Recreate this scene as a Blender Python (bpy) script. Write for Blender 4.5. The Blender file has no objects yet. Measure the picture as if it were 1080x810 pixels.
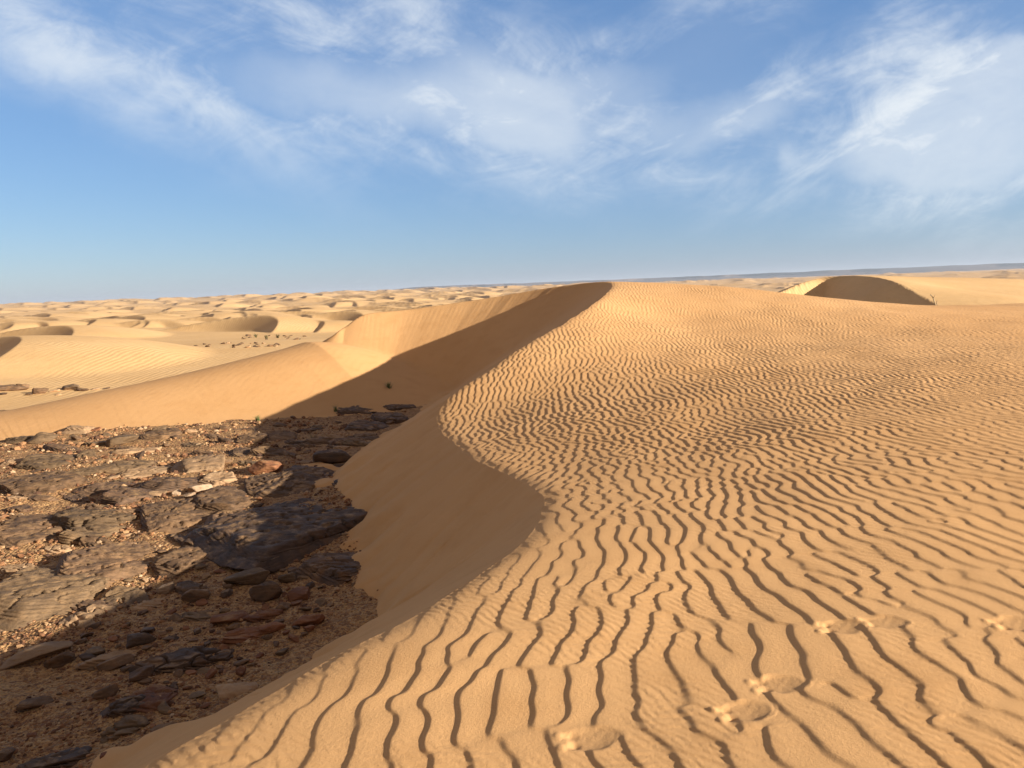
import bpy, bmesh, math, random
import numpy as np
from mathutils import Vector, Matrix

DET = 1.0            # mesh detail (1 = final)
rng = np.random.default_rng(7)
random.seed(7)
EYE = 3.2            # eye height above the hollow floor; design heights are relative to the eye

# ------------------------------------------------------------------ camera
FPX = 800.0
HOR0, HSL = 302.5, 0.037
PITCH = math.atan((405 - HOR0) / FPX)
ROLL = math.atan(HSL)
_up0 = np.array([0, math.sin(PITCH), math.cos(PITCH)])
_f = np.array([0, math.cos(PITCH), -math.sin(PITCH)])
_r = math.cos(ROLL) * np.array([1., 0, 0]) - math.sin(ROLL) * _up0
_u = math.cos(ROLL) * _up0 + math.sin(ROLL) * np.array([1., 0, 0])

def ray(u, v):
    return _f * FPX + _r * (u - 540) + _u * (405 - v)

def PZ(u, v, z):
    d = ray(u, v); t = z / d[2]
    return np.array([d[0] * t, d[1] * t, z])

def PY(u, v, y):
    d = ray(u, v); t = y / d[1]
    return np.array([d[0] * t, y, d[2] * t])

# ------------------------------------------------------------------ scene basics
scene = bpy.context.scene
COL = scene.collection

def tag(o, label=None, cat=None, group=None, kind=None):
    if label: o['label'] = label
    if cat: o['category'] = cat
    if group: o['group'] = group
    if kind: o['kind'] = kind
    return o

def mesh_from_arrays(name, V, F, mat, smooth=True):
    me = bpy.data.meshes.new(name)
    nv, nf = len(V), len(F)
    k = F.shape[1]
    me.vertices.add(nv); me.vertices.foreach_set('co', np.ascontiguousarray(V, dtype=np.float32).ravel())
    me.loops.add(nf * k); me.loops.foreach_set('vertex_index', np.ascontiguousarray(F, dtype=np.int32).ravel())
    me.polygons.add(nf)
    me.polygons.foreach_set('loop_start', np.arange(0, nf * k, k, dtype=np.int32))
    me.polygons.foreach_set('loop_total', np.full(nf, k, dtype=np.int32))
    me.polygons.foreach_set('use_smooth', np.full(nf, smooth, dtype=bool))
    me.update(calc_edges=True)
    me.materials.append(mat)
    return me

def link(name, me, parent=None):
    o = bpy.data.objects.new(name, me); COL.objects.link(o)
    if parent: o.parent = parent
    return o

# ------------------------------------------------------------------ noise
_perm = np.random.default_rng(11).permutation(4096).astype(np.int64)
_g3 = np.random.default_rng(12).normal(size=(4096, 3)); _g3 /= np.linalg.norm(_g3, axis=1)[:, None]
def _hash(i, j, k):
    return _perm[(_perm[(_perm[i & 4095] + j) & 4095] + k) & 4095]

def perlin(x, y, z=None):
    x = np.asarray(x, float); y = np.asarray(y, float)
    z = np.zeros_like(x) if z is None else np.asarray(z, float)
    i, j, k = np.floor(x).astype(np.int64), np.floor(y).astype(np.int64), np.floor(z).astype(np.int64)
    fx, fy, fz = x - i, y - j, z - k
    w = lambda t: t * t * t * (t * (t * 6 - 15) + 10)
    wx, wy, wz = w(fx), w(fy), w(fz)
    def g(a, b, c):
        G = _g3[_hash(i + a, j + b, k + c)]
        return G[..., 0] * (fx - a) + G[..., 1] * (fy - b) + G[..., 2] * (fz - c)
    L = lambda a, b, t: a + (b - a) * t
    return 1.5 * L(L(L(g(0,0,0), g(1,0,0), wx), L(g(0,1,0), g(1,1,0), wx), wy),
                   L(L(g(0,0,1), g(1,0,1), wx), L(g(0,1,1), g(1,1,1), wx), wy), wz)

def fbm(x, y, z=None, octv=4, gain=0.5):
    a, s, f = 1.0, 0, 1.0
    z = np.zeros_like(x) if z is None else z
    for o in range(octv):
        s = s + a * perlin(x * f + 17.3 * o, y * f - 9.1 * o, z * f + 5.7 * o)
        a *= gain; f *= 2.03
    return s

def smooth01(t):
    t = np.clip(t, 0, 1); return t * t * (3 - 2 * t)

def smax(a, b, k):
    h = np.clip(0.5 + 0.5 * (a - b) / k, 0, 1)
    return b + (a - b) * h + k * h * (1 - h)

# ------------------------------------------------------------------ terrain control data
# brink of the main dune: (pixel, height) on the near part, (pixel, distance) on the far part
FS = 0.80             # distance scale of the back of the hollow
def PF(u, v, y): return PY(u, v, y * FS)
BR = [PZ(-260, 1010, -1.95), PZ(-60, 925, -1.92), PZ(150, 805, -1.89), PZ(250, 748, -1.87), PZ(350, 690, -1.855), PZ(420, 655, -1.84),
      PZ(480, 619, -1.83), PZ(530, 586, -1.835), PZ(561, 558, -1.85), PZ(574, 533, -1.90), PZ(570, 518, -1.93), PZ(547, 504, -2.0),
      PZ(520, 493, -2.05), PZ(497, 481, -2.12), PZ(477, 466, -2.19), PZ(465, 454, -2.20), PY(461, 442, 12.5),
      PY(466, 428, 13.2), PY(484, 411, 13.75), PY(520, 386, 14.7), PY(560, 360, 15.9), PY(600, 337, 17.6), PY(627, 319, 19.6),
      PF(640, 308, 26.8), PF(645.5, 301, 29), PF(640, 297.3, 31), PF(620, 297.8, 32.5), PF(590, 301.5, 33.8), PF(560, 306, 34.6), PF(520, 313, 35.2),
      PF(480, 319, 35.5), PF(430, 326, 35.6), PF(385, 331, 35.3), PF(366, 343, 34.6), PF(350, 354, 34.0)]
BR += [BR[-1] + np.array(q) for q in ((-.7, .3, -.75), (-1.6, .6, -1.8), (-3.0, 1.0, -3.2))]
BR = np.array(BR)
# slope of the slip face below each brink point (tangent)
BT = np.full(len(BR), 0.60)
for i, t in ((7, .62), (8, .66), (9, .72), (10, .76), (11, .76), (12, .74), (13, .70), (14, .62), (15, .58), (16, .56), (17, .57), (18, .58), (19, .6)): BT[i] = t

def catmull(P, n):
    P = np.asarray(P); out = []
    Q = np.vstack([2 * P[0] - P[1], P, 2 * P[-1] - P[-2]])
    for i in range(1, len(Q) - 2):
        t = np.linspace(0, 1, n, endpoint=False)[:, None]
        p0, p1, p2, p3 = Q[i-1], Q[i], Q[i+1], Q[i+2]
        out.append(0.5 * (2*p1 + (p2-p0)*t + (2*p0-5*p1+4*p2-p3)*t**2 + (3*p1-p0-3*p2+p3)*t**3))
    out.append(P[-1:])
    return np.vstack(out)
BRD = catmull(np.hstack([BR, BT[:, None]]), 9)          # x y z tan
_j = fbm(BRD[:, 0] * 1.6, BRD[:, 1] * 1.6) * 0.05
BRD[:, 0] += _j * np.clip(BRD[:, 1] / 8, .3, 1)

BLEN = np.concatenate([[0], np.cumsum(np.hypot(np.diff(BRD[:, 0]), np.diff(BRD[:, 1])))])

def tps_fit(P, z, reg=1e-3):
    n = len(P)
    d = np.linalg.norm(P[:, None] - P[None], axis=2)
    K = np.where(d > 0, d * d * np.log(d + 1e-12), 0) + np.diag(np.ones(n) * reg)
    A = np.zeros((n + 3, n + 3)); A[:n, :n] = K; A[:n, n] = 1; A[:n, n+1:] = P; A[n, :n] = 1; A[n+1:, :n] = P.T
    return P, np.linalg.solve(A, np.concatenate([z, np.zeros(3)]))

def tps_eval(fit, x, y):
    P, w = fit; n = len(P)
    s = w[n] + w[n+1] * x + w[n+2] * y
    for i in range(n):
        d2 = (x - P[i, 0])**2 + (y - P[i, 1])**2
        s = s + w[i] * 0.5 * d2 * np.log(d2 + 1e-12)
    return s

WC = [(0, 0, -1.80), (2, 1, -1.77), (.6, 3.2, -1.78), (1.5, 3.5, -1.75), (4, 3, -1.74), (4, 7, -1.66), (8, 5, -1.72), (12, 8, -1.75), (5, 11.5, -1.58), (8, 13, -1.5), (14, 15, -1.58), (3.8, 15.5, -1.37), (3.6, 19, -.92),
      (8, 19, -1.06), (14, 20, -1.3), (.6, 9.4, -2.0), (1.6, 8.8, -1.87), (-.1, 12.2, -2.04), (.9, 11.8, -1.9), (2.4, 11.6, -1.75), (22, 18, -1.8), (26, 28, -1.8), (-1, -3, -1.9), (6, -4, -1.9), (20, 4, -2.1), (30, 10, -2.6), (40, 25, -2.9)]
WC += [tuple(PF(*q)) for q in ((662, 297.6, 30.5), (680, 298.0, 31), (720, 299.6, 31.5), (760, 302.5, 32), (800, 306.5, 32), (880, 316, 32), (950, 321.5, 32), (1010, 322, 33), (1080, 320.5, 34), (1200, 318, 35))]
WC += [(3.2, 33, -1.4), (8, 34, -1.7), (13, 34, -2.2), (20, 36, -2.6), (-2, 34, -2.0), (-6.5, 34, -2.9), (-12, 34, -4.6), (0, 44, -3.9), (9, 46, -4.2), (18, 46, -4.2), (28, 46, -4.2), (-12, 46, -5.5), (5, 62, -6.2), (30, 62, -6.2), (42, 40, -4.2), (-17, 31, -5.5)]
_bs = BRD[::4, :3]
WP = np.vstack([np.array(WC, float), _bs])
WFIT = tps_fit(WP[:, :2], WP[:, 2], np.concatenate([np.full(len(WC), .6), np.full(len(_bs), 2e-3)]))

# the low lit arm of the dune that closes the hollow at the back left
ARM = np.array([PF(-330, 480, 21.5), PF(-120, 457, 23.5), PF(0, 437, 25.5), PF(100, 415.5, 27.2), PF(200, 394, 29), PF(296, 370, 31), PF(326, 361, 31.7)])
ARMD = catmull(ARM, 10)
ARMW = np.interp(np.linspace(0, 1, len(ARMD)), [0, .3, .55, .85, 1], [2.2, 2.3, 2.6, 3.0, 3.0])

HOLLOW = np.vstack([BRD[:, :2], [[-24, 29], [-90, 50], [-90, -40], [-8, -14]]])

def in_poly(x, y, P):
    inside = np.zeros(x.shape, bool)
    n = len(P); j = n - 1
    for i in range(n):
        xi, yi, xj, yj = P[i, 0], P[i, 1], P[j, 0], P[j, 1]
        if yi != yj:
            c = ((yi > y) != (yj > y)) & (x < (xj - xi) * (y - yi) / (yj - yi) + xi)
            inside ^= c
        j = i
    return inside

FLOOR = -3.2
def floor_z(x, y):
    return FLOOR + 0.10 * fbm(x * .18 + 3, y * .18, octv=2) + 0.0 * x

def base_plain(x, y):
    """gentle plain between the dunes"""
    r = np.hypot(x, y)
    z = -3.30 - 2.5 * smooth01((r - 30) / 110) - 3.0 * smooth01((r - 150) / 350) + 8.8 * smooth01((r - 350) / 1500)
    z = z + .035 * np.clip(-x - 4, 0, 60) * smooth01((r - 27) / 16) * (1 - smooth01((r - 85) / 130))
    a = np.arctan2(x, y)
    z = z - 6.0 * smooth01((r - 200) / 600) * smooth01((a + .15) / .5) 
    return z

# ------------------------------------------------------------------ ripples: band-passed noise, phase -> asymmetric profile
def ripple_field(N, cell, lam, sx, sy, seed):
    k = np.fft.fftfreq(N, cell)                      # cycles per metre
    kx, ky = np.meshgrid(k, k, indexing='ij')
    L = N * cell; k0 = round(L / lam) / L
    G = np.exp(-((kx - k0) / (sx * k0))**2 / 2 - (ky / (sy * k0))**2 / 2)
    r_ = np.random.default_rng(seed)
    S = np.fft.fft2(r_.normal(size=(N, N))) * G
    A = np.fft.ifft2(S)
    xs = np.arange(N) * cell
    A = A * np.exp(-2j * np.pi * k0 * xs)[:, None]  # base band
    return A / np.mean(np.abs(A)), k0, N, cell

def sample_field(R, x, y):
    A, k0, N, cell = R
    gx = (x / cell) % N; gy = (y / cell) % N
    i = np.floor(gx).astype(int) % N; j = np.floor(gy).astype(int) % N
    fx = gx - np.floor(gx); fy = gy - np.floor(gy)
    i1, j1 = (i + 1) % N, (j + 1) % N
    B = A[i, j] * (1-fx) * (1-fy) + A[i1, j] * fx * (1-fy) + A[i, j1] * (1-fx) * fy + A[i1, j1] * fx * fy
    B = B * np.exp(2j * np.pi * k0 * (gx * cell))
    return np.angle(B) / (2 * np.pi) % 1.0, np.abs(B)

RIP = ripple_field(1536, 0.025, 0.168, 0.15, 0.38, 5)
RIP2 = ripple_field(1024, 0.012, 0.055, 0.25, 0.5, 9)

def rip_profile(ph, lee=0.21):
    """height 0..1 along +x: steep lee first, long convex stoss after the crest"""
    up = smooth01(ph / lee)
    s = np.clip((ph - lee) / (1 - lee), 0, 1)
    dn = .5 * (1 - s) + .25 * (1 + np.cos(np.pi * s))
    return np.where(ph < lee, up, dn) 

PRINTS = []          # (x, y, heading, size, depth)
def _w(u, v):
    z = -1.72
    for _ in range(4):
        p = PZ(u, v, z); z = float(tps_eval(WFIT, np.array(p[0]), np.array(p[1])))
    return p
for u, v, hd, sz, dp in ((790, 746, 8, 1.0, 1.0), (826, 718, 2, 1.0, .9), (892, 661, -6, 1.0, 1.0), (936, 657, -4, .95, .7),
                         (628, 774, 6, 1.05, .8), (1074, 658, 3, 1.0, 1.0)):
    p = _w(u, v); PRINTS.append((p[0], p[1], math.radians(180 + hd), sz * .86, dp * .62))

def ripples(x, y, W):
    g = 0.42 * smooth01((y - 3.0) / 8) + .20 * smooth01((y - 9) / 14)      # ripples are closer together higher up the dune
    wx = 0.42 * perlin(x * .17, y * .17) + .17 * perlin(x * .5 + 7, y * .5) + .045 * perlin(x * 1.7, y * 2.3 + 3) + .018 * perlin(x * 3.1, y * 6.)
    wy = 0.5 * perlin(x * .16 + 31, y * .16 + 5)
    X = (x - .3) * (1 + g) + wx + 0.05 * y * smooth01((x - 1.0) / 7)
    ph, am = sample_field(RIP, X, (y + wy) * (1 + .6 * g))
    h = rip_profile(ph) - 0.45
    a = (0.0088 + .0016 * smooth01((y - 4) / 5)) * (0.68 + 0.32 * np.clip(am / 0.9, 0, 1)) * np.clip(am / .12, 0, 1) / (1 + .55 * g)
    a = a * (0.9 + 0.35 * perlin(x * .5, y * .5 + 8))
    ph2, am2 = sample_field(RIP2, 0.55 * x + 0.84 * y + .05 * perlin(x * 3, y * 3), -0.84 * x + .55 * y)
    small = 0.0030 * (rip_profile(ph2, .3) - .4) * np.clip(am2, 0, 1.2) * smooth01(perlin(x * 1.1 + 3, y * 1.1) * 1.8 + .55)
    return a * h, small

def stamp_prints(x, y, z, W):
    for (cx, cy, hd, sz, dp) in PRINTS:
        m = (np.abs(x - cx) < .4) & (np.abs(y - cy) < .4)
        if not m.any(): continue
        dx, dy = x[m] - cx, y[m] - cy
        c, s = math.cos(hd), math.sin(hd)
        f = (dx * c + dy * s) / sz; t = (-dx * s + dy * c) / sz           # f: toward the toes
        wob = 1 + .10 * perlin(dx * 14 + cx * 9, dy * 14)
        e = np.hypot(f / .115, t / (.088 + .010 * np.clip(f / .1, -1, 1))) * wob
        pad = smooth01((1.15 - e) / .34)
        zz = z[m]; base = W[m]
        flat = base - 0.016 * dp * (1.1 - .7 * np.clip(e, 0, 1)**2) - 0.006 * dp * np.clip(f / .1, -1, 1) + .0012 * perlin(dx * 30, dy * 30)
        zz = zz * (1 - pad) + flat * pad
        rim = np.exp(-((e - 1.16) / .09)**2) * .0018 * dp
        zz = zz + rim * smooth01(.6 - f / .1 * .2)
        for sgn in (-1, 1):                                                # two toe nails digging in and throwing up a lump
            q = np.hypot((f - .108) / .030, (t - sgn * .040) / .024)
            zz = zz - .018 * dp * np.exp(-q**2 * 1.2)
            q2 = np.hypot((f - .162) / .020, (t - sgn * .046) / .026)
            zz = zz + .009 * dp * np.exp(-q2**3)
        z[m] = zz
    return z

def arm_height(x, y):
    best = np.full(x.shape, 1e9); hz = np.zeros(x.shape); ww = np.ones(x.shape)
    for i in range(len(ARMD) - 1):
        b0, b1 = ARMD[i], ARMD[i + 1]; ex, ey = b1[0] - b0[0], b1[1] - b0[1]; l2 = ex * ex + ey * ey + 1e-12
        tt = np.clip(((x - b0[0]) * ex + (y - b0[1]) * ey) / l2, 0, 1)
        d2 = (x - b0[0] - tt * ex)**2 + (y - b0[1] - tt * ey)**2
        c = d2 < best
        best[c] = d2[c]; hz[c] = (b0[2] + (b1[2] - b0[2]) * tt)[c]; ww[c] = (ARMW[i] + (ARMW[i + 1] - ARMW[i]) * tt)[c]
    e = np.exp(-best / (2 * ww * ww))
    ph, am = sample_field(RIP, x * .62 - .25 * y, y * .62 + .3 * x)
    return FLOOR - .35 + (hz - FLOOR + .35) * e + .0035 * (rip_profile(ph, .25) - .4) * np.clip(am, 0, 1) * e

def dune_height(x, y):
    shp = x.shape; x = x.ravel(); y = y.ravel()
    W = tps_eval(WFIT, x, y)
    ins = in_poly(x, y, HOLLOW)
    F = floor_z(x, y)
    z = np.empty_like(x)
    # windward side
    o = ~ins
    xo, yo = x[o], y[o]
    dmin = np.full(xo.shape, 1e9)
    near = (np.abs(xo) < 30) & (yo < 45)
    xn, yn = xo[near], yo[near]; dn = np.full(xn.shape, 1e9)
    for b in BRD[::2]: dn = np.minimum(dn, (xn - b[0])**2 + (yn - b[1])**2)
    dn = np.sqrt(dn); cl = dn < 1.2
    xc, yc = xn[cl], yn[cl]; dc = np.full(xc.shape, 1e9)
    for b0, b1 in zip(BRD[:-1], BRD[1:]):
        ex, ey = b1[0] - b0[0], b1[1] - b0[1]; l2 = ex * ex + ey * ey + 1e-12
        tt = np.clip(((xc - b0[0]) * ex + (yc - b0[1]) * ey) / l2, 0, 1)
        dc = np.minimum(dc, (xc - b0[0] - tt * ex)**2 + (yc - b0[1] - tt * ey)**2)
    dn[cl] = np.sqrt(dc); dmin[near] = dn
    Wo = W[o] + 0.03 * fbm(xo * .5, yo * .5, octv=2) * smooth01(dmin / 1.5)
    rp, sm = ripples(xo, yo, Wo)
    fade = 0.65 - .35 * smooth01((7 - yo) / 2); fade = fade + (1 - fade) * smooth01(dmin / (0.3 + .35 * smooth01((7 - yo) / 2)))
    fade = fade * (1 - .75 * smooth01((yo - 19) / 4) * smooth01((2.6 - xo) / 2))
    fade = fade * (1 + .40 * smooth01((np.hypot(xo, yo) - 7) / 9))
    zo = Wo + rp * fade + sm
    zo = stamp_prints(xo, yo, zo, Wo)
    # rounded lip
    z[o] = zo - 0.020 * np.exp(-(dmin / .09)**1.5)
    # slip face
    xi, yi = x[ins], y[ins]
    s = np.full(xi.shape, -1e9); kk = np.zeros(xi.shape); lim = np.zeros(xi.shape)
    for k_ in range(len(BRD) - 1):
        b, b1 = BRD[k_], BRD[k_ + 1]; ex, ey = b1[0] - b[0], b1[1] - b[1]
        tt = np.clip(((xi - b[0]) * ex + (yi - b[1]) * ey) / (ex * ex + ey * ey + 1e-12), 0, 1)
        zb = b[2] + (b1[2] - b[2]) * tt
        q = zb - 0.02 - (b[3] + (b1[3] - b[3]) * tt) * np.sqrt((xi - b[0] - tt * ex)**2 + (yi - b[1] - tt * ey)**2 + 1e-6)
        c = q > s
        s[c] = q[c]; kk[c] = BLEN[k_] + tt[c] * (BLEN[k_ + 1] - BLEN[k_]); lim[c] = zb[c]
    dn_ = np.clip((lim - s - .1) / .5, 0, 1)
    s = s + (.026 * perlin(kk * .9 + .5 * perlin(kk * .3, s), s * .35) + .012 * perlin(kk * 3.1 + perlin(kk, s * 1.3), s * .9 + 5) + .008 * fbm(xi * 2.2, yi * 2.2, octv=3)) * dn_ * (1 - .78 * smooth01((yi - 16) / 6))
    foot = smooth01((s - (F[ins] - 1.5)) / 1.4)
    s = s + .12 * fbm(xi * 1.1 + 5, yi * 1.1, octv=3) * smooth01((F[ins] + .7 - s) / .7)
    pocket = -.24 + .27 * smooth01((fbm(xi * .75, yi * .75 + 4, octv=3) - .12) / .5) * foot
    ao = arm_height(xi, yi)
    Fi = F[ins]
    z[ins] = smax(smax(s, Fi + pocket, 0.30), smax(ao, Fi - .3, .12), .16)
    # arm on the outer side too
    za = np.full(xo.shape, -1e9)
    k = (yo > 12) & (xo < 0)
    if k.any():
        q = arm_height(xo[k], yo[k])
        za[k] = q
        z[o] = np.maximum(z[o], za)
    return z.reshape(shp), ins.reshape(shp)

def polar_grid(angs, rads):
    A, R = np.meshgrid(angs, rads, indexing='xy')
    x = R * np.sin(A); y = R * np.cos(A)
    nr, na = A.shape
    idx = np.arange(nr * na).reshape(nr, na)
    F = np.stack([idx[:-1, :-1], idx[:-1, 1:], idx[1:, 1:], idx[1:, :-1]], axis=-1).reshape(-1, 4)
    return x, y, F

def keep_faces(V, F, keepv):
    F = F[keepv[F].any(axis=1)]
    used = np.zeros(len(V), bool); used[F.ravel()] = True
    remap = np.cumsum(used) - 1
    return V[used], remap[F]

D2R = math.pi / 180

# ------------------------------------------------------------------ materials
class NT:
    def __init__(s, name):
        s.m = bpy.data.materials.new(name); s.m.use_nodes = True
        s.t = s.m.node_tree; s.t.nodes.clear()
        s.out = s.n('ShaderNodeOutputMaterial'); s.b = s.n('ShaderNodeBsdfPrincipled')
        s.l(s.b.outputs[0], s.out.inputs['Surface'])
    def n(s, t, **kw):
        q = s.t.nodes.new(t)
        for k, v in kw.items(): setattr(q, k, v)
        return q
    def l(s, a, b): s.t.links.new(a, b)
    def noise(s, vec, scale, detail=4, rough=.5, dist=0.0):
        q = s.n('ShaderNodeTexNoise'); q.inputs['Scale'].default_value = scale; q.inputs['Detail'].default_value = detail
        q.inputs['Roughness'].default_value = rough; q.inputs['Distortion'].default_value = dist
        if vec is not None: s.l(vec, q.inputs['Vector'])
        return q.outputs['Fac']
    def mapr(s, v, a, b, c=0., d=1.):
        q = s.n('ShaderNodeMapRange'); q.inputs[1].default_value = a; q.inputs[2].default_value = b; q.inputs[3].default_value = c; q.inputs[4].default_value = d
        s.l(v, q.inputs[0]); return q.outputs[0]
    def math(s, op, a, b=None):
        q = s.n('ShaderNodeMath', operation=op)
        for i, v in enumerate((a, b)):
            if v is None: continue
            if isinstance(v, (int, float)): q.inputs[i].default_value = v
            else: s.l(v, q.inputs[i])
        return q.outputs[0]
    def mix(s, f, a, b):
        q = s.n('ShaderNodeMix', data_type='RGBA')
        for i, v in ((0, f), (6, a), (7, b)):
            if isinstance(v, (int, float)): q.inputs[i].default_value = v
            elif isinstance(v, tuple): q.inputs[i].default_value = (*v, 1) if len(v) == 3 else v
            else: s.l(v, q.inputs[i])
        return q.outputs[2]
    def bump(s, h, strength, dist, normal=None):
        q = s.n('ShaderNodeBump'); q.inputs['Strength'].default_value = strength; q.inputs['Distance'].default_value = dist
        s.l(h, q.inputs['Height'])
        if normal is not None: s.l(normal, q.inputs['Normal'])
        return q.outputs[0]
    def pos(s): return s.n('ShaderNodeNewGeometry').outputs['Position']
    def fin(s, col, rough, normal=None, spec=.25):
        if isinstance(col, tuple): s.b.inputs['Base Color'].default_value = (*col, 1)
        else: s.l(col, s.b.inputs['Base Color'])
        if isinstance(rough, (int, float)): s.b.inputs['Roughness'].default_value = rough
        else: s.l(rough, s.b.inputs['Roughness'])
        s.b.inputs['Specular IOR Level'].default_value = spec
        if normal is not None: s.l(normal, s.b.inputs['Normal'])
        return s.m

SAND_A, SAND_B, SAND_C = (.67, .358, .142), (.76, .425, .180), (.59, .292, .103)
FAR_A, FAR_B, FAR_C = (.72, .435, .185), (.79, .500, .228), (.64, .365, .140)
def sand_material(name, far=False):
    m = NT(name); p = m.pos()
    big = m.noise(p, .22, 3); mid = m.noise(p, 2.1, 4, .6); fine = m.noise(p, 420., 3, .7); gr = m.noise(p, 60., 4, .75)
    A_, B_, C_ = (FAR_A, FAR_B, FAR_C) if far else (SAND_A, SAND_B, SAND_C)
    c = m.mix(m.mapr(big, .3, .7), A_, B_)
    c = m.mix(m.mapr(mid, .5, .78, 0, .45), c, C_)
    c = m.mix(m.mapr(fine, .35, .7, 0, .30), c, (.40, .22, .085))
    if far:
        g = m.noise(p, .006, 4, .6)
        c = m.mix(m.mapr(g, .56, .66, 0, .22), c, (.42, .25, .13))
        nrm = m.bump(m.noise(p, 1.5, 5, .6), .30, .10)
        wv = m.n('ShaderNodeTexWave', wave_type='BANDS', bands_direction='X'); wv.inputs['Scale'].default_value = 1.1; wv.inputs['Distortion'].default_value = 9.; wv.inputs['Detail'].default_value = 3.; wv.inputs['Detail Scale'].default_value = .35
        m.l(p, wv.inputs['Vector'])
        nrm = m.bump(m.math('MULTIPLY', wv.outputs['Fac'], m.mapr(m.noise(p, .09, 2), .45, .6)), .3, .03, nrm)
    else:
        h = m.math('ADD', m.math('MULTIPLY', fine, .5), m.math('MULTIPLY', gr, 1.0))
        nrm = m.bump(h, .8, .0040)
        nrm = m.bump(mid, .25, .02, nrm)
    return m.fin(c, .92, nrm, .12)

M_SAND = sand_material('sand')
M_FAR = sand_material('far_sand', True)

def rocky_ground_material():
    m = NT('gravelly_ground'); p = m.pos()
    a = m.noise(p, .9, 5, .6); b = m.noise(p, 9., 5, .7); 
    v = m.n('ShaderNodeTexVoronoi'); v.inputs['Scale'].default_value = 26.; m.l(p, v.inputs['Vector'])
    v2 = m.n('ShaderNodeTexVoronoi'); v2.inputs['Scale'].default_value = 70.; m.l(p, v2.inputs['Vector'])
    c = m.mix(m.mapr(a, .35, .65), (.47, .255, .105), (.34, .165, .07))
    c = m.mix(m.mapr(b, .38, .58, 0, .9), c, (.56, .325, .135))
    hs = m.n('ShaderNodeSeparateColor'); m.l(v.outputs['Color'], hs.inputs[0])
    c = m.mix(m.mapr(hs.outputs[0], .6, .85, 0, .7), c, (.22, .10, .045))
    hs2 = m.n('ShaderNodeSeparateColor'); m.l(v2.outputs['Color'], hs2.inputs[0])
    c = m.mix(m.mapr(hs2.outputs[1], .6, .85, 0, .55), c, (.11, .06, .04))
    h = m.math('ADD', m.math('MULTIPLY', v.outputs['Distance'], -1.2), m.math('MULTIPLY', b, .8))
    nrm = m.bump(h, .8, .03)
    nrm = m.bump(v2.outputs['Distance'], -.5 if False else .5, .012, nrm)
    return m.fin(c, .9, nrm, .15)
M_GROUND = rocky_ground_material()

def rock_material(name, dark, warm, wear, wearamt, gloss=.68, spec=.2):
    m = NT(name); tc = m.n('ShaderNodeTexCoord'); p = m.pos()
    oi = m.n('ShaderNodeObjectInfo')
    mp = m.n('ShaderNodeMapping'); mp.inputs['Rotation'].default_value = (.25, -.35, .5); mp.inputs['Scale'].default_value = (1, 2.2, 6); m.l(p, mp.inputs['Vector'])
    st = m.noise(mp.outputs[0], 2.6, 6, .62, .6)
    a = m.noise(p, 3.2, 6, .62); b = m.noise(p, 22., 5, .65); cgr = m.noise(p, 130., 3, .7)
    c = m.mix(m.mapr(st, .38, .62), dark, warm)
    c = m.mix(m.mapr(a, .52, .70, 0, wearamt), c, wear)
    c = m.mix(m.mapr(b, .55, .75, 0, .35), c, tuple(.5 * q for q in dark))
    hv = m.n('ShaderNodeHueSaturation'); m.l(c, hv.inputs['Color'])
    m.l(m.mapr(oi.outputs['Random'], 0, 1, .78, 1.22), hv.inputs['Value'])
    c = hv.outputs[0]
    # wind-blown sand lodged on flat tops
    g = m.n('ShaderNodeNewGeometry'); sx = m.n('ShaderNodeSeparateXYZ'); m.l(g.outputs['Normal'], sx.inputs[0])
    flat = m.mapr(sx.outputs[2], .80, .97)
    dust = m.math('MULTIPLY', flat, m.mapr(m.noise(p, 5.5, 5, .7), .50, .68, 0, .62))
    c = m.mix(dust, c, (.46, .27, .12))
    h = m.math('ADD', m.math('ADD', m.math('MULTIPLY', st, 1.0), m.math('MULTIPLY', b, .5)), m.math('MULTIPLY', cgr, .16))
    nrm = m.bump(h, .75, .03)
    return m.fin(c, m.mapr(a, .3, .7, gloss, gloss + .25), nrm, spec)
RM = {
 'dark':  rock_material('varnished_rock', (.078, .046, .027), (.150, .085, .046), (.29, .145, .06), .45, .6, .25),
 'brown': rock_material('brown_rock', (.120, .069, .037), (.215, .122, .062), (.36, .195, .086), .6),
 'rust':  rock_material('rust_rock', (.17, .066, .030), (.27, .115, .050), (.36, .17, .07), .5),
 'tan':   rock_material('tan_rock', (.33, .195, .10), (.44, .27, .14), (.52, .34, .19), .5),
 'pale':  rock_material('pale_rock', (.38, .24, .14), (.45, .31, .19), (.52, .38, .25), .5),
 'grey':  rock_material('grey_rock', (.128, .079, .042), (.205, .126, .064), (.31, .18, .085), .4),
}

# ------------------------------------------------------------------ main dune: one sheet of sand
mid = np.arange(-38, 38.001, 0.055 / DET)
angs = np.concatenate([np.arange(-112, -38, .35), mid, np.arange(38.3, 112, .45)]) * D2R
rads = [0.55]
while rads[-1] < 62:
    rads.append(rads[-1] * (1 + .0027 / DET) + .0005)
rads = np.array(rads)
gx, gy, gF = polar_grid(angs, rads)
gz, gin = dune_height(gx, gy)
keep = ~(gin & (gz < floor_z(gx, gy) - 0.22))
V = np.stack([gx, gy, gz + EYE], -1).reshape(-1, 3)
V, gF = keep_faces(V, gF, keep.ravel())
dune = tag(link('dune', mesh_from_arrays('dune', V, gF, M_SAND)), kind='structure')
print('dune verts', len(V))
del gx, gy, gz, gin, V, gF

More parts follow.
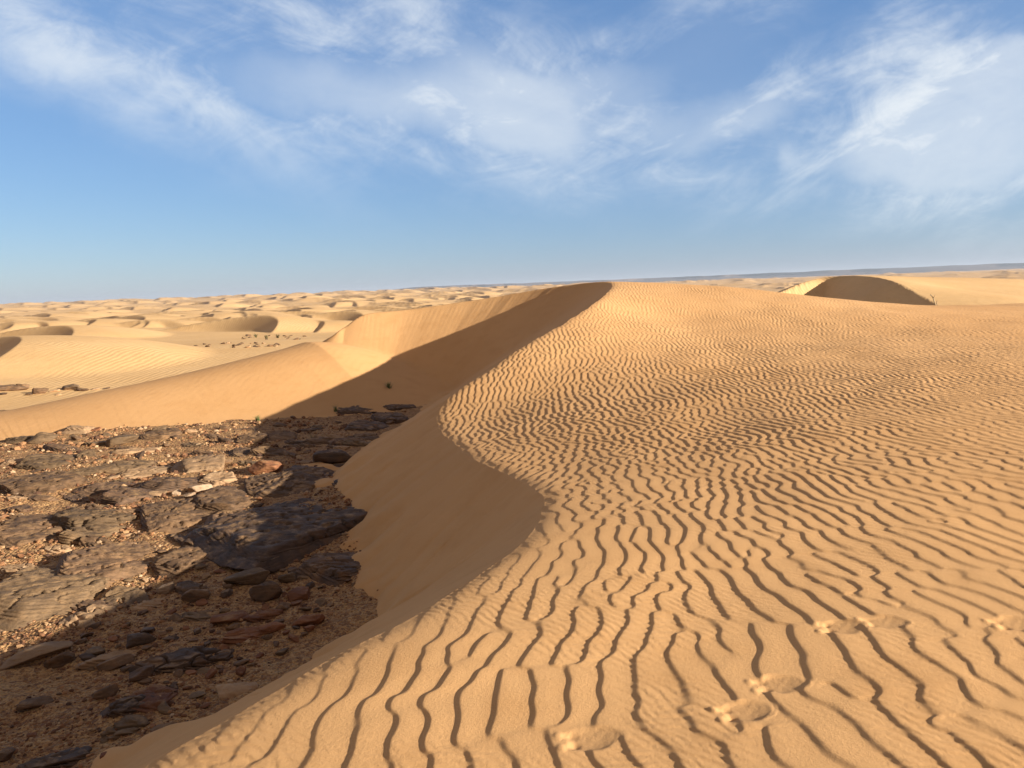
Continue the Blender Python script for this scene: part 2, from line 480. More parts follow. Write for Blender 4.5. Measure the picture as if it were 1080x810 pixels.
# ------------------------------------------------------------------ rocky floor of the hollow
def ground_z(x, y):
    return floor_z(x, y) + .055 * fbm(x * .9, y * .9, octv=3) + .018 * fbm(x * 6, y * 6, octv=3)
angs = np.arange(-88, 14, .13 / DET) * D2R
rads = [2.2]
while rads[-1] < 36: rads.append(rads[-1] * 1.0045)
gx, gy, gF = polar_grid(angs, np.array(rads))
gz = ground_z(gx, gy)
V = np.stack([gx, gy, gz + EYE], -1).reshape(-1, 3)
V, gF = keep_faces(V, gF, ((gy < 26.5 + .2 * gx) & (gx < 1.5)).ravel())
tag(link('rocky_ground', mesh_from_arrays('rocky_ground', V, gF, M_GROUND)), kind='structure')

# ------------------------------------------------------------------ the sea of dunes behind
angs = np.concatenate([np.arange(-100, -46, .6), np.arange(-46, 46, .08 / DET), np.arange(46, 100, .6)]) * D2R
rads = [16.0]
while rads[-1] < 3600: rads.append(rads[-1] * (1 + .0068 / DET))
while rads[-1] < 12000: rads.append(rads[-1] * 1.03)
rads = np.array(rads)
gx, gy, gF = polar_grid(angs, rads)
def far_base(x, y):
    r = np.hypot(x, y)
    z = base_plain(x, y)
    z = z + .75 * fbm(x / 34., y / 34. + 9, octv=3) * smooth01((r - 34) / 40) + 3.2 * fbm(x / 260., y / 260., octv=3) * smooth01((r - 120) / 400)
    return z - 1.0 * smooth01((34 - r) / 6) * smooth01((x + 4) / 4) - .35 * smooth01((20 - r) / 3)
base = far_base(gx, gy)
fz = base.copy()
def far_pt(u, v):
    z = -5.0
    for _ in range(30):
        p = PZ(u, v, z); z = .6 * z + .4 * float(far_base(np.array([p[0]]), np.array([p[1]]))[0])
    return PZ(u, v, z)

def barchan(cx, cy, h, az, wide=1.0, curv=1.0):
    """windward dome cut by a concave slip face; az = direction sand travels"""
    L = h * 7.5; w = h * 6.0 * wide
    R = math.hypot(cx, cy); a0 = math.atan2(cx, cy); ext = 1.3 * max(L, w)
    i0, i1 = np.searchsorted(rads, (R - ext, R + ext))
    da = min(1.4, ext / max(R, 1))
    j0, j1 = np.searchsorted(angs, (a0 - da, a0 + da))
    if i1 - i0 < 1 or j1 - j0 < 1: return
    X = gx[i0:i1, j0:j1] - cx; Y = gy[i0:i1, j0:j1] - cy
    c, s_ = math.cos(az), math.sin(az)
    S = X * c + Y * s_; T = -X * s_ + Y * c
    T = T + .12 * w * np.sin(S / L * 2 + cx)
    def dome(S, T): return h * (1 - (np.clip(S, -9e9, 9e9) / L)**2 * np.where(S < 0, 1.0, .55) - (T / w)**2)
    sb = .02 * L + curv * .45 * L * (T / w)**2
    zz = dome(S, T)
    lee = dome(sb, T) - .62 * (S - sb)
    zz = np.where(S > sb, np.minimum(zz, lee), zz)
    b = base[i0:i1, j0:j1]; f = fz[i0:i1, j0:j1]
    fz[i0:i1, j0:j1] = np.maximum(f, smax(b + zz - .15 * h, f, .12 * h))

R_ = random.Random(21)
WIND = math.radians(180 + 48)
for (u, v, h, wd) in ((-6, 376, 1.25, 1.5), (40, 357, 1.3, 1.4), (250, 350, 1.9, 1.0), (285, 347, 1.5, 1.5), (318, 350, 1.3, 1.0), (348, 339, 2.4, .9), (206, 330, 2.5, .9),
                      (103, 341, 2.0, .7), (142, 346, 1.6, .9), (232, 334, 2.0, .9), (262, 335, 2.0, .9), (255, 338, 1.8, .9), (10, 341, 2.0, 1.0), (320, 331, 1.6, .7), (385, 322, 2.5, 1.0), (430, 318, 2.5, 1.0)):
    p = far_pt(u, v)
    barchan(p[0] + h * 1.2, p[1], h, WIND + R_.uniform(-.2, .2), wd)
n = 0
while n < 1300:
    a = R_.uniform(-47, 47) * D2R
    r = math.exp(R_.uniform(math.log(130), math.log(2900)))
    if r < 220 and a > -.1 : continue
    if r < 150 and R_.random() < .7: continue
    h = R_.uniform(.8, 2.9) * (r / 300) ** .45
    if a > .12: h *= .8
    barchan(r * math.sin(a), r * math.cos(a), h, WIND + R_.uniform(-.45, .45), R_.uniform(.7, 1.7), R_.uniform(.6, 1.5))
    n += 1

# the second dune beyond the crest on the right
B2 = np.array([PY(790, 318, 56), PY(808, 313, 59), PY(826, 307, 61.5), PY(846, 298.5, 64), PY(866, 293, 65.5), PY(888, 291, 64.5), PY(907, 291.2, 61.5), PY(925, 293, 58), PY(942, 297.5, 53), PY(962, 308, 49.5), PY(985, 321, 46), PY(1005, 334, 43)])
B2D = catmull(B2, 10)
WC2 = [tuple(q) for q in B2D[::3]] + [tuple(PY(1000, 292.5, 66)), tuple(PY(1080, 294.5, 68)), tuple(PY(1180, 297, 70)), tuple(PY(1080, 318, 46)), tuple(PY(1150, 330, 44)), tuple(PY(1250, 318, 60)), tuple(PY(1010, 305, 55)), tuple(PY(1080, 304, 57)), tuple(PY(950, 294, 68)), (36, 95, -5.5), (55, 95, -6), (75, 80, -5), (20, 100, -6.5), (40, 40, -3.6), (60, 50, -4), (90, 70, -7), (60, 120, -8), (28, 88, -4.5), (20, 70, -3.4), (25, 76, -2.8), (14, 64, -4.5)]
WC2 = np.array(WC2); F2 = tps_fit(WC2[:, :2], WC2[:, 2])
H2 = np.vstack([B2D[:, :2], [[18, 36], [10, 44], [10, 53]]])
i0, i1 = np.searchsorted(rads, (34, 130)); j0, j1 = np.searchsorted(angs, (.1, 1.2))
X, Y = gx[i0:i1, j0:j1].copy(), gy[i0:i1, j0:j1].copy()
w2 = tps_eval(F2, X, Y); ins2 = in_poly(X, Y, H2)
s2 = np.full(X.shape, -1e9)
for b in B2D: s2 = np.maximum(s2, b[2] - .02 - .62 * np.hypot(X - b[0], Y - b[1]))
f = fz[i0:i1, j0:j1]
rp, sm = ripples(X, Y, w2)
fz[i0:i1, j0:j1] = np.where(ins2, np.maximum(smax(s2, f, .6), f), smax(w2 + .5 * rp, f, .8))

FZ, FA, FR = fz, angs, rads
V = np.stack([gx, gy, fz + EYE], -1).reshape(-1, 3)
rr = np.hypot(gx, gy)
hide = ((rr < 20) | ((rr < 32) & (gx > -4))).ravel()
V, gF = keep_faces(V, gF, ~hide)
tag(link('dune_field', mesh_from_arrays('dune_field', V, gF, M_FAR)), kind='structure')
print('field verts', len(V))

def far_surface(u, v):
    """first point of the finished sheet of dunes along a sight line"""
    d = ray(u, v); a = math.atan2(d[0], d[1]); j = int(np.argmin(np.abs(FA - a)))
    sl = d[2] / math.hypot(d[0], d[1])
    i = np.searchsorted(FR, 27.)
    k = np.nonzero(FZ[i:, j] >= FR[i:] * sl)[0]
    i = i + (int(k[0]) if len(k) else 0); R = FR[i]
    return np.array([R * math.sin(a), R * math.cos(a), FZ[i, j]])

# ------------------------------------------------------------------ far plateau on the horizon
def plateau():
    m = NT('plateau_rock'); p = m.pos()
    c = m.mix(m.mapr(m.noise(p, .004, 5, .6), .35, .65), (.075, .052, .046), (.14, .095, .075))
    mat = m.fin(c, .95, None, .1)
    az = np.linspace(-14, 48, 260) * D2R
    prof = [(4700, -6, 0), (5000, 4, 1), (5150, 15, 2), (5180, 23, 3), (6000, 24, 3), (7000, 24, 3), (7400, -30, 0)]
    Vv = []
    for k, (r, z, lv) in enumerate(prof):
        for a in az:
            t = smooth01(np.array((a / D2R + 14) / 8)) * smooth01(np.array((48 - a / D2R) / 3))
            hgt = 1.0 + .25 * float(smooth01(np.array((a / D2R - 4) / 26)))
            nz = float(fbm(np.array([a * 9.]), np.array([k * .3]), octv=4)[0])
            nt = float(fbm(np.array([a * 26.]), np.array([2.]), octv=3)[0])
            R = r * (1 + .05 * nz * (lv > 0))
            zz = -30 + (z * hgt * (1 + .12 * nt * (lv > 0)) + 30) * float(t) if lv else z - 20
            Vv.append((R * math.sin(a), R * math.cos(a), zz + EYE))
    na = len(az); idx = np.arange(len(Vv)).reshape(-1, na)
    Ff = np.stack([idx[:-1, :-1], idx[:-1, 1:], idx[1:, 1:], idx[1:, :-1]], -1).reshape(-1, 4)
    return tag(link('plateau', mesh_from_arrays('plateau', np.array(Vv), Ff, mat)), kind='structure')
plateau()

# ------------------------------------------------------------------ rocks
def rock_mesh(seed, sx, sy, sz, mat, sub=4, slab=False, rough=1.0, name='rock'):
    """irregular many-planed stone; slab=True gives a flat-topped, cracked plate"""
    g = np.random.default_rng(seed)
    bm = bmesh.new(); bmesh.ops.create_icosphere(bm, subdivisions=sub, radius=1.0)
    bm.verts.ensure_lookup_table()
    V = np.array([v.co[:] for v in bm.verts]); F = np.array([[v.index for v in f.verts] for f in bm.faces]); bm.free()
    if slab:                                        # spread more vertices over the flat top
        V[:, 2] *= .8; V /= np.linalg.norm(V, axis=1)[:, None]
    n = 7 if slab else 16
    ns, ds = [], []
    if slab:
        a0 = g.uniform(0, 6.28)
        for k in range(n):
            a = a0 + 2 * math.pi * k / n + g.uniform(-.35, .35); el = g.uniform(-.05, .55)
            ns.append((math.cos(a) * math.cos(el), math.sin(a) * math.cos(el), math.sin(el))); ds.append(g.uniform(.72, 1.0))
        for k in range(3):
            a = g.uniform(0, 6.28); el = g.uniform(1.15, 1.5)
            ns.append((math.cos(a) * math.cos(el), math.sin(a) * math.cos(el), math.sin(el))); ds.append(g.uniform(.52, .66))
        ns.append((0, 0, -1)); ds.append(.7)
    else:
        for k in range(n):
            v = g.normal(size=3); v /= np.linalg.norm(v); ns.append(v); ds.append(g.uniform(.62, 1.0))
        for k in range(3):
            ns.append((g.uniform(-.35, .35), g.uniform(-.35, .35), 1)); ds.append(g.uniform(.55, .8))
    ns = np.array(ns, float); ns /= np.linalg.norm(ns, axis=1)[:, None]; ds = np.array(ds)
    c = V @ ns.T
    q = np.where(c > .04, c / ds, 0.0)
    p = 40 if slab else 20
    r = 1.0 / (np.sum(q**p, axis=1) ** (1 / p) + 1e-9)
    r = np.clip(r, .3, 1.35)
    P = V * r[:, None]
    o = g.uniform(-50, 50, 3)
    S = np.array([sx, sy, sz]); P = P * S
    m = (sx * sy * sz) ** (1 / 3)
    nd = V / S; nd /= np.linalg.norm(nd, axis=1)[:, None]
    f1 = 1.1 / max(m, .05)
    x, y, z = P[:, 0], P[:, 1], P[:, 2]
    d = (.042 if slab else .09) * m * fbm(x * f1 + o[0], y * f1 + o[1], z * f1 * 1.5 + o[2], octv=4) * rough
    # bedding: thin ledges that run obliquely across the stone
    tl = g.uniform(-.5, .5); u_ = (z + .22 * x * (1 if slab else .6) + .34 * y * tl) / (max(.025, .22 * sz) if not slab else .035)
    u_ = u_ + 1.1 * fbm(x * 1.8 + o[1], y * 1.8 + o[0], octv=2)
    led = np.abs((u_ % 1.0) - .5) * 2
    side_ = 1 - .8 * smooth01((np.abs(nd[:, 2]) - .55) / .3)
    d = d + (led - .5) * (.030 * side_ if slab else .03 * m * side_) * rough
    if slab:
        pl = .5 * fbm(x * 1.1 + o[2], y * 2.4 + o[0], octv=3) + .6 * y * tl + .15 * x      # broad flakes that have spalled off the top
        st_ = np.floor(pl * 5) + smooth01(((pl * 5) % 1 - .88) / .12)
        d = d + .014 * st_ * (V[:, 2] > 0) * smooth01(V[:, 2] * 3)
        cr = fbm(x * 1.5 + .9 * y + o[2], y * 2.6 - .5 * x + o[1], octv=3)
        d = d - .06 * np.exp(-(cr / .035)**2) * (V[:, 2] > .1)
        cr2 = fbm(x * 4.1 + o[0], y * 4.5 + o[2], octv=2)
        d = d - .010 * np.exp(-(cr2 / .04)**2)
    P = P + nd * d[:, None]
    return mesh_from_arrays(name, P, F, mat)

def hollow_pt(u, v, lift=0.0):
    z = FLOOR
    for _ in range(8):
        p = PZ(u, v, z + lift); z = float(ground_z(np.array([p[0]]), np.array([p[1]]))[0])
    return np.array([p[0], p[1], z])

ROCKS = []      # dicts for the automatic labels
def place_rock(u0, u1, v0, v1, kind, colour, seed, label=None, short=None, tilt=(0, 0), yaw=None, thick=None, sub=5, group='loose rocks on the hollow floor', name=None):
    """pixel box in the photograph -> a stone standing on the floor there, in real size"""
    slab = kind == 'slab'
    uc = .5 * (u0 + u1)
    if slab:
        a, b = hollow_pt(uc, v1), hollow_pt(uc, v0, .10)
        c = .5 * (a + b); dep = max(.12, abs(b[1] - a[1]) * .5)
        sx = (u1 - u0) / FPX * math.hypot(c[0], c[1]) * .5 * 1.08; sy = dep * 1.05
        th = thick or min(.22, .28 * min(sx, sy) + .03)
        zc = c[2] + (.10 if sx < .55 else -.06) * th
        me = rock_mesh(seed, sx, sy, th, RM[colour], sub, True, name=name or 'flat_rock')
    else:
        a = hollow_pt(uc, v1); R = math.hypot(a[0], a[1])
        sx = (u1 - u0) / FPX * R * .5; 
        hh = (v1 - v0) / FPX * R
        el = math.atan2(-a[2], R)
        sz = max(.28 * sx, min(.95 * sx, (hh - .55 * sx * 2 * math.sin(el)) * .5 / math.cos(el) + .12 * sx)); sy = min(1.1 * sx, max(.55 * sx, .8 * sx))
        c = a + np.array([a[0], a[1], 0]) / R * sy * .7; zc = float(ground_z(np.array([c[0]]), np.array([c[1]]))[0]) + sz * .42
        sx *= 1.12
        me = rock_mesh(seed, sx, sy, sz, RM[colour], sub, name=name or 'rock')
    o = link(name or ('flat_rock' if slab else 'rock'), me)
    o.location = (c[0], c[1], zc + EYE)
    g = np.random.default_rng(seed + 999)
    yw = math.atan2(-c[0], c[1]) if yaw is None else math.radians(yaw)
    o.rotation_euler = (math.radians(tilt[0] + g.uniform(-4, 4)), math.radians(tilt[1] + g.uniform(-4, 4)), yw + (g.uniform(-.12, .12)))
    tag(o, label, 'rock', group)
    ROCKS.append(dict(o=o, c=np.array([c[0], c[1]]), r=max(sx, sy), rx=sx, ry=sy, label=label, short=short, colour=colour, slab=slab))
    return o

GS = 'slabs and ledges of the rock outcrop'
HERO = [
 # u0, u1, v0, v1, kind, colour, label, short
 (228,388,512,592,'slab','dark','broadest dark cracked slab, its left half sunlit and right half in shade','broadest slab'),
 (256,342,494,528,'slab','brown','cracked brown sunlit slab just behind the broadest dark slab','cracked brown slab'),
 (148,226,522,566,'slab','brown','brown sunlit slab with a pale diagonal crack, left of the broadest slab','crack-lined brown slab'),
 (204,262,508,545,'slab','brown','brown plate wedged behind the left end of the broadest slab','wedged brown plate'),
 (226,268,530,558,'slab','brown','small sunlit plate leaning on the left edge of the broadest slab','small leaning plate'),
 (64,140,526,562,'slab','grey','jagged grey outcrop with dark slanting clefts in the sunny rubble','cleft grey outcrop'),
 (74,162,568,616,'slab','brown','brown ridge of rock with orange stone lodged in its side','brown ridge'),
 (-6,114,588,652,'slab','grey','largest smooth grey slab at the left edge of the sunlit rubble','largest grey slab'),
 (-10,74,544,576,'slab','brown','low brown slab at the left edge behind the largest grey slab','low left-edge slab'),
 (168,222,570,608,'slab','brown','brown sunlit ledge beside the small patch of clean sand','ledge by the sand patch'),
 (27,73,478,497,'slab','grey','thick grey block with an orange underside standing above neighbouring slabs','thick grey block'),
 (70,154,483,502,'slab','grey','long flat grey slab right of the thick grey block','long flat grey slab'),
 (4,76,496,522,'slab','brown','low brown slab in front of the thick grey block','low brown slab'),
 (112,160,510,532,'slab','dark','dark hollowed slab in front of the long flat grey slab','dark hollowed slab'),
 (152,206,498,520,'slab','dark','dark flat slab behind the small orange stone','dark flat slab'),
 (214,250,496,513,'slab','tan','pale olive slab catching the sun behind the whitish stone','pale olive slab'),
 (300,347,490,514,'slab','dark','dark hump of rock at the edge of the shadow behind the cracked brown slab','dark shadow-edge hump'),
 (316,384,573,618,'slab','dark','long dark slab lying alone on shaded sand beside the dune foot','long lone slab'),
 (366,392,531,550,'slab','grey','round flat grey stone ringed with sand right of the broadest slab','sand-ringed stone'),
 (354,418,494,518,'slab','dark','dark pointed wedge of rock sticking out of the shaded dune foot','pointed wedge'),
 (158,247,673,710,'slab','dark','big dark slab with a tan broken face in the shaded gravel','big gravel slab'),
 (116,162,726,753,'slab','dark','black slab beside the long reddish wedge in the shaded gravel','black slab'),
 (136,180,712,754,'slab','rust','long reddish wedge of rock slanting across the shaded gravel','reddish wedge'),
 (32,92,783,808,'slab','dark','long dark slab at the bottom of the picture in gravel','bottom dark slab'),
 (352,402,426,438,'slab','dark','dark flat slab at the far shaded end of the rubble','far-end dark slab'),
 (400,436,425,433,'slab','dark','thin dark slab at the far tip of the rubble against sand','far-tip slab'),
 (364,412,442,454,'slab','dark','dark slab in the middle of the far shaded rubble','far middle slab'),
 (390,432,436,446,'slab','dark','dark slab behind the dune foot at the far right of the rubble','far right slab'),
 (318,372,456,468,'slab','brown','low brown ledge behind the round dark boulder in shade','low shaded ledge'),
 (279,312,453,466,'slab','brown','brown slab in deep shade left of the low shaded ledge','deep-shade slab'),
 (252,282,456,468,'slab','brown','brown slab just inside the upper edge of the shadow','shadow-margin slab'),
 (242,268,471,482,'slab','dark','dark slab at the left limit of the far shadow','shadow-limit slab'),
 (190,238,481,498,'slab','tan','orange-tan sunlit ledge ending at the shadow','orange-tan ledge'),
 (192,234,637,654,'slab','grey','grey flat slab in shade among reddish stones','grey shaded slab'),
 (238,282,655,674,'slab','rust','flat reddish plate half buried behind the big gravel slab','flat reddish plate'),
 (256,298,639,653,'slab','rust','thin reddish plate in shade left of the rust boulder pair','thin reddish plate'),
 (98,152,679,697,'slab','tan','tan ledge at the edge of the shade left of the big gravel slab','tan ledge'),
 (114,154,753,771,'slab','grey','pale grey plate in front of the black slab','pale grey plate'),
 (36,57,452,466,'rock','grey','grey upright boulder standing out against the sunlit sand at back left','upright grey boulder'),
 (12,37,457,467,'slab','grey','low grey slab left of the upright grey boulder','low slab by the upright boulder'),
 (112,141,456,469,'rock','grey','grey hump with a dark overhang in the sunny back rubble','grey hump'),
 (70,100,445,458,'slab','tan','tan ledge against the sand right of the upright grey boulder','back tan ledge'),
 (97,105,442,450,'rock','grey','small square block on the end of the back tan ledge','small square block'),
 (202,223,506,519,'rock','pale','whitish pink stone lying against the pale olive slab','whitish stone'),
 (195,206,517,526,'rock','pale','small white stone in front of the whitish pink stone','small white stone'),
 (182,192,513,522,'rock','pale','small yellowish stone between the orange and white stones','small yellowish stone'),
 (155,174,515,524,'rock','tan','small orange sunlit stone in front of the dark flat slab','small orange stone'),
 (330,369,469,489,'rock','dark','round dark boulder in the middle of the far shade','round dark boulder'),
 (270,300,479,498,'rock','rust','rust-coloured boulder in the shade left of the round dark boulder','rust boulder'),
 (257,296,577,600,'rock','dark','dark boulder with an orange right end below the broadest slab','orange-ended boulder'),
 (247,282,594,617,'rock','grey','grey slabby stone under the orange-ended dark boulder','grey slabby stone'),
 (266,297,602,633,'rock','dark','dark pyramid-shaped boulder in front of the orange-ended boulder','pyramid boulder'),
 (294,314,600,615,'rock','grey','small grey stone right of the pyramid boulder','small grey stone'),
 (304,331,613,631,'rock','rust','brown rounded stone near the long lone slab','brown rounded stone'),
 (224,263,643,658,'rock','rust','reddish flat-sided stone in shade right of the grey shaded slab','reddish flat-sided stone'),
 (279,299,650,667,'rock','rust','red angular stone standing in the shade on sand','red angular stone'),
 (199,221,616,634,'rock','brown','brown rounded stone at the lower edge of the sunlight','edge-of-light stone'),
 (168,184,611,626,'rock','pale','pale squarish stone lit at the edge of the lower shadow','pale squarish stone'),
 (227,262,716,734,'rock','tan','smooth ochre oval stone lying on the sand at the dune foot','ochre oval stone'),
 (104,126,783,808,'rock','rust','red-brown upright stone near the bottom of the picture','upright red-brown stone'),
 (-4,14,787,803,'rock','dark','black stone in the bottom left corner','corner black stone'),
 (22,52,732,747,'rock','brown','brown flat-topped stone alone in fine shaded gravel','lone gravel stone'),
 (14,58,680,700,'rock','tan','pale tan stone at the left edge of the lower shadow','pale tan stone'),
 (57,78,684,702,'rock','brown','brown stone right of the pale tan stone','brown neighbour stone'),
 (105,132,689,707,'rock','brown','dark brown lumpy stone in front of the tan ledge','lumpy stone'),
 (140,162,698,716,'rock','dark','dark splintered stone between the tan ledge and the black slab','splintered stone'),
 (102,119,721,738,'rock','brown','brown round stone left of the black slab','brown round stone'),
 (133,161,665,681,'rock','dark','dark stone with a rusty foot behind the tan ledge','rusty-footed stone'),
 (160,190,759,778,'rock','brown','brown half-buried stone at the dune foot','half-buried stone'),
 (311,337,645,660,'rock','rust','rusty angular stone beside the sandy dune foot','rusty angular stone'),
 (321,332,657,666,'rock','rust','small rusty stone in front of the rusty angular stone','small rusty stone'),
]
for i, h in enumerate(HERO):
    sl = h[4] == 'slab'
    if sl: tl = (random.uniform(-3, 6), random.uniform(2, 8))
    else: tl = (random.uniform(-8, 8), random.uniform(-8, 8))
    place_rock(*h[:6], 100 + i * 3, h[6], h[7], tilt=tl, sub=6 if (h[1] - h[0] > 60) else 5, group=GS if sl else 'loose rocks on the hollow floor', name='flat_rock' if sl else 'boulder' if 'boulder' in h[6] else 'rock')

# the pavement of flat plates that fills the sunlit outcrop between the named slabs
def free(c, r, pad=.75):
    for q in ROCKS:
        d = q['c'] - c
        if (d[0] / (q['rx'] * pad + r))**2 + (d[1] / (q['ry'] * pad + r))**2 < 1: return False
    return True
PLATES = []
pavepoly = np.array([(-20, 476), (60, 462), (240, 452), (330, 442), (425, 432), (380, 470), (330, 520), (220, 612), (120, 660), (-20, 672)], float)
tries = 0
while len(PLATES) < 58 and tries < 4000:
    tries += 1
    u = R_.uniform(-10, 420); v = R_.uniform(440, 665)
    if not in_poly(np.array([u]), np.array([float(v)]), pavepoly)[0]: continue
    wd = R_.uniform(20, 62) * (.7 + .5 * (v - 440) / 200); ht = wd * R_.uniform(.22, .40) * (.55 + .75 * (v - 440) / 220)
    p = hollow_pt(u, v); sx = wd / FPX * math.hypot(p[0], p[1]) * .5
    if not free(p[:2], sx * .34, .62): continue
    colr = R_.choices(('brown', 'grey', 'dark', 'tan'), (5, 2.5, 2.5, 1.2))[0]
    o = place_rock(u - wd / 2, u + wd / 2, v - ht / 2, v + ht / 2, 'slab', colr, 9000 + len(PLATES) * 7, tilt=(R_.uniform(-5, 7), R_.uniform(0, 9)), sub=5, group=GS, yaw=R_.uniform(-40, 40))
    q = ROCKS[-1]; q['size'] = sx * 2; q['plate'] = True; PLATES.append(q)
print('plates', len(PLATES))

# smaller stones: copies of a dozen shapes, each turned and scaled on its own
POOL = {}
for ci, c_ in enumerate(('dark', 'brown', 'rust', 'tan', 'pale', 'grey')):
    POOL[c_] = [rock_mesh(3000 + ci * 40 + k, 1.0, R_.uniform(.65, .95), R_.uniform(.38, .62), RM[c_], 4, False, 1.0) for k in range(6)]
CW = {'dark': 'dark', 'brown': 'brown', 'rust': 'rust-red', 'tan': 'tan', 'pale': 'pale', 'grey': 'grey'}
rockpoly = np.array([(-20, 470), (60, 455), (100, 447), (230, 446), (330, 438), (432, 430), (395, 462), (350, 497), (385, 520), (385, 575), (370, 630), (300, 690), (225, 745), (160, 795), (110, 835), (-20, 835)], float)
def clearance(c):
    z, ins = dune_height(np.array([c[0]]), np.array([c[1]]))
    return float(ground_z(np.array([c[0]]), np.array([c[1]]))[0]) - float(z[0])
cand = []
tries = 0
while len(cand) < 205 and tries < 12000:
    tries += 1
    heap = len(cand) >= 145                          # the heap of broken stones in front of the slabs
    u = R_.uniform(-15, 440); v = 430 + 395 * R_.random() ** 1.15
    if heap: u, v = R_.uniform(90, 345), R_.uniform(600, 735)
    if heap and v < 690 - .30 * u: continue
    if not in_poly(np.array([u]), np.array([float(v)]), rockpoly)[0]: continue
    p = hollow_pt(u, v); c = p[:2]; R = math.hypot(*c)
    far = v < 520
    gravel = (v > 690 and u < 110)
    s = math.exp(R_.gauss(math.log(7.5), .42)) * (1.25 if 600 < v < 700 else 1.0) * (.6 if gravel else 1)
    if gravel and R_.random() < .45: continue
    if heap: s = R_.uniform(7, 17)
    s = min(s, 18) / FPX * R * .5 * (1.25 if far else 1)
    if not free(c, s): continue
    if clearance(c) < -.02 and R_.random() < .93: continue
    if v < 520: col = R_.choices(('brown', 'tan', 'rust', 'grey', 'dark', 'pale'), (3, 3, 2.5, 3, 1.5, .5))[0]
    elif v < 640: col = R_.choices(('brown', 'tan', 'rust', 'grey', 'dark', 'pale'), (3, 3, 2, 2, 1.5, 1))[0]
    else: col = R_.choices(('brown', 'tan', 'rust', 'grey', 'dark', 'pale'), (4, 1, 4, 1.5, 2.5, .3))[0]
    if heap: col = R_.choices(('brown', 'rust', 'dark', 'grey'), (3, 3.5, 3, 1))[0]
    if 200 < u and v < 480: col = R_.choices(('brown', 'rust', 'dark'), (3, 2, 3))[0]
    flat = R_.uniform(.55, 1.2) * (.8 if far else 1)
    k = R_.randrange(6)
    o = link('rock', POOL[col][k])
    o.scale = (s, s * R_.uniform(.8, 1.15), s * flat)
    o.rotation_euler = (R_.uniform(-.35, .35), R_.uniform(-.35, .35), R_.uniform(0, 6.28))
    o.location = (c[0], c[1], p[2] + EYE + .22 * s * flat)
    q = dict(o=o, c=np.array(c), r=s, rx=s, ry=s, label=None, short=None, colour=col, slab=False, size=s * 2, px=(u, v))
    ROCKS.append(q); cand.append(q)
print('small rocks', len(cand), 'tries', tries)
# labels: colour and size, then rank and side with respect to the nearest named rock
heroes = [q for q in ROCKS if q['short']]
ORD = ['nearest', 'second nearest', 'third nearest', 'fourth nearest', 'fifth nearest', 'sixth nearest', 'seventh nearest', 'eighth nearest', 'ninth nearest', 'tenth nearest', 'eleventh nearest', 'twelfth nearest']
rel = {}
for q in cand + PLATES:
    ds = [np.linalg.norm(q['c'] - h['c']) - .7 * h['r'] for h in heroes]
    h = heroes[int(np.argmin(ds))]; d = q['c'] - h['c']; e = h['c'] / np.linalg.norm(h['c'])
    dep = d @ e; lat = d @ np.array([e[1], -e[0]])
    side = ('right of' if lat > 0 else 'left of') if abs(lat) / h['rx'] > abs(dep) / h['ry'] else ('behind' if dep > 0 else 'in front of')
    q['key'] = (h['short'], side, q['colour'], bool(q.get('plate'))); rel.setdefault(q['key'], []).append((min(ds), q))
for (sh, side, colr, plate), L in rel.items():
    L.sort(key=lambda t: t[0])
    for i, (_, q) in enumerate(L):
        sz = 'tiny' if q['size'] < .09 else 'small' if q['size'] < .2 else 'middling'
        rank = '' if len(L) == 1 else ', %s of %d such' % (ORD[min(i, 11)], len(L)) if len(L) > 2 else (', the nearer of two' if i == 0 else ', the farther of two')
        side2 = side if len(L) >= 1 else side
        lb = ('flat %s plate %s the %s%s' if plate else sz + ' %s stone %s the %s%s') % (CW[colr], side2, sh, rank)
        if len(lb.replace('-', ' ').split()) > 16: lb = lb.replace('flat ', '').replace(sz + ' ', '', 1) if plate else lb[len(sz) + 1:]
        if plate: tag(q['o'], lb, 'rock', GS)
        else: tag(q['o'], lb, 'rock', 'small stones scattered over the hollow floor')

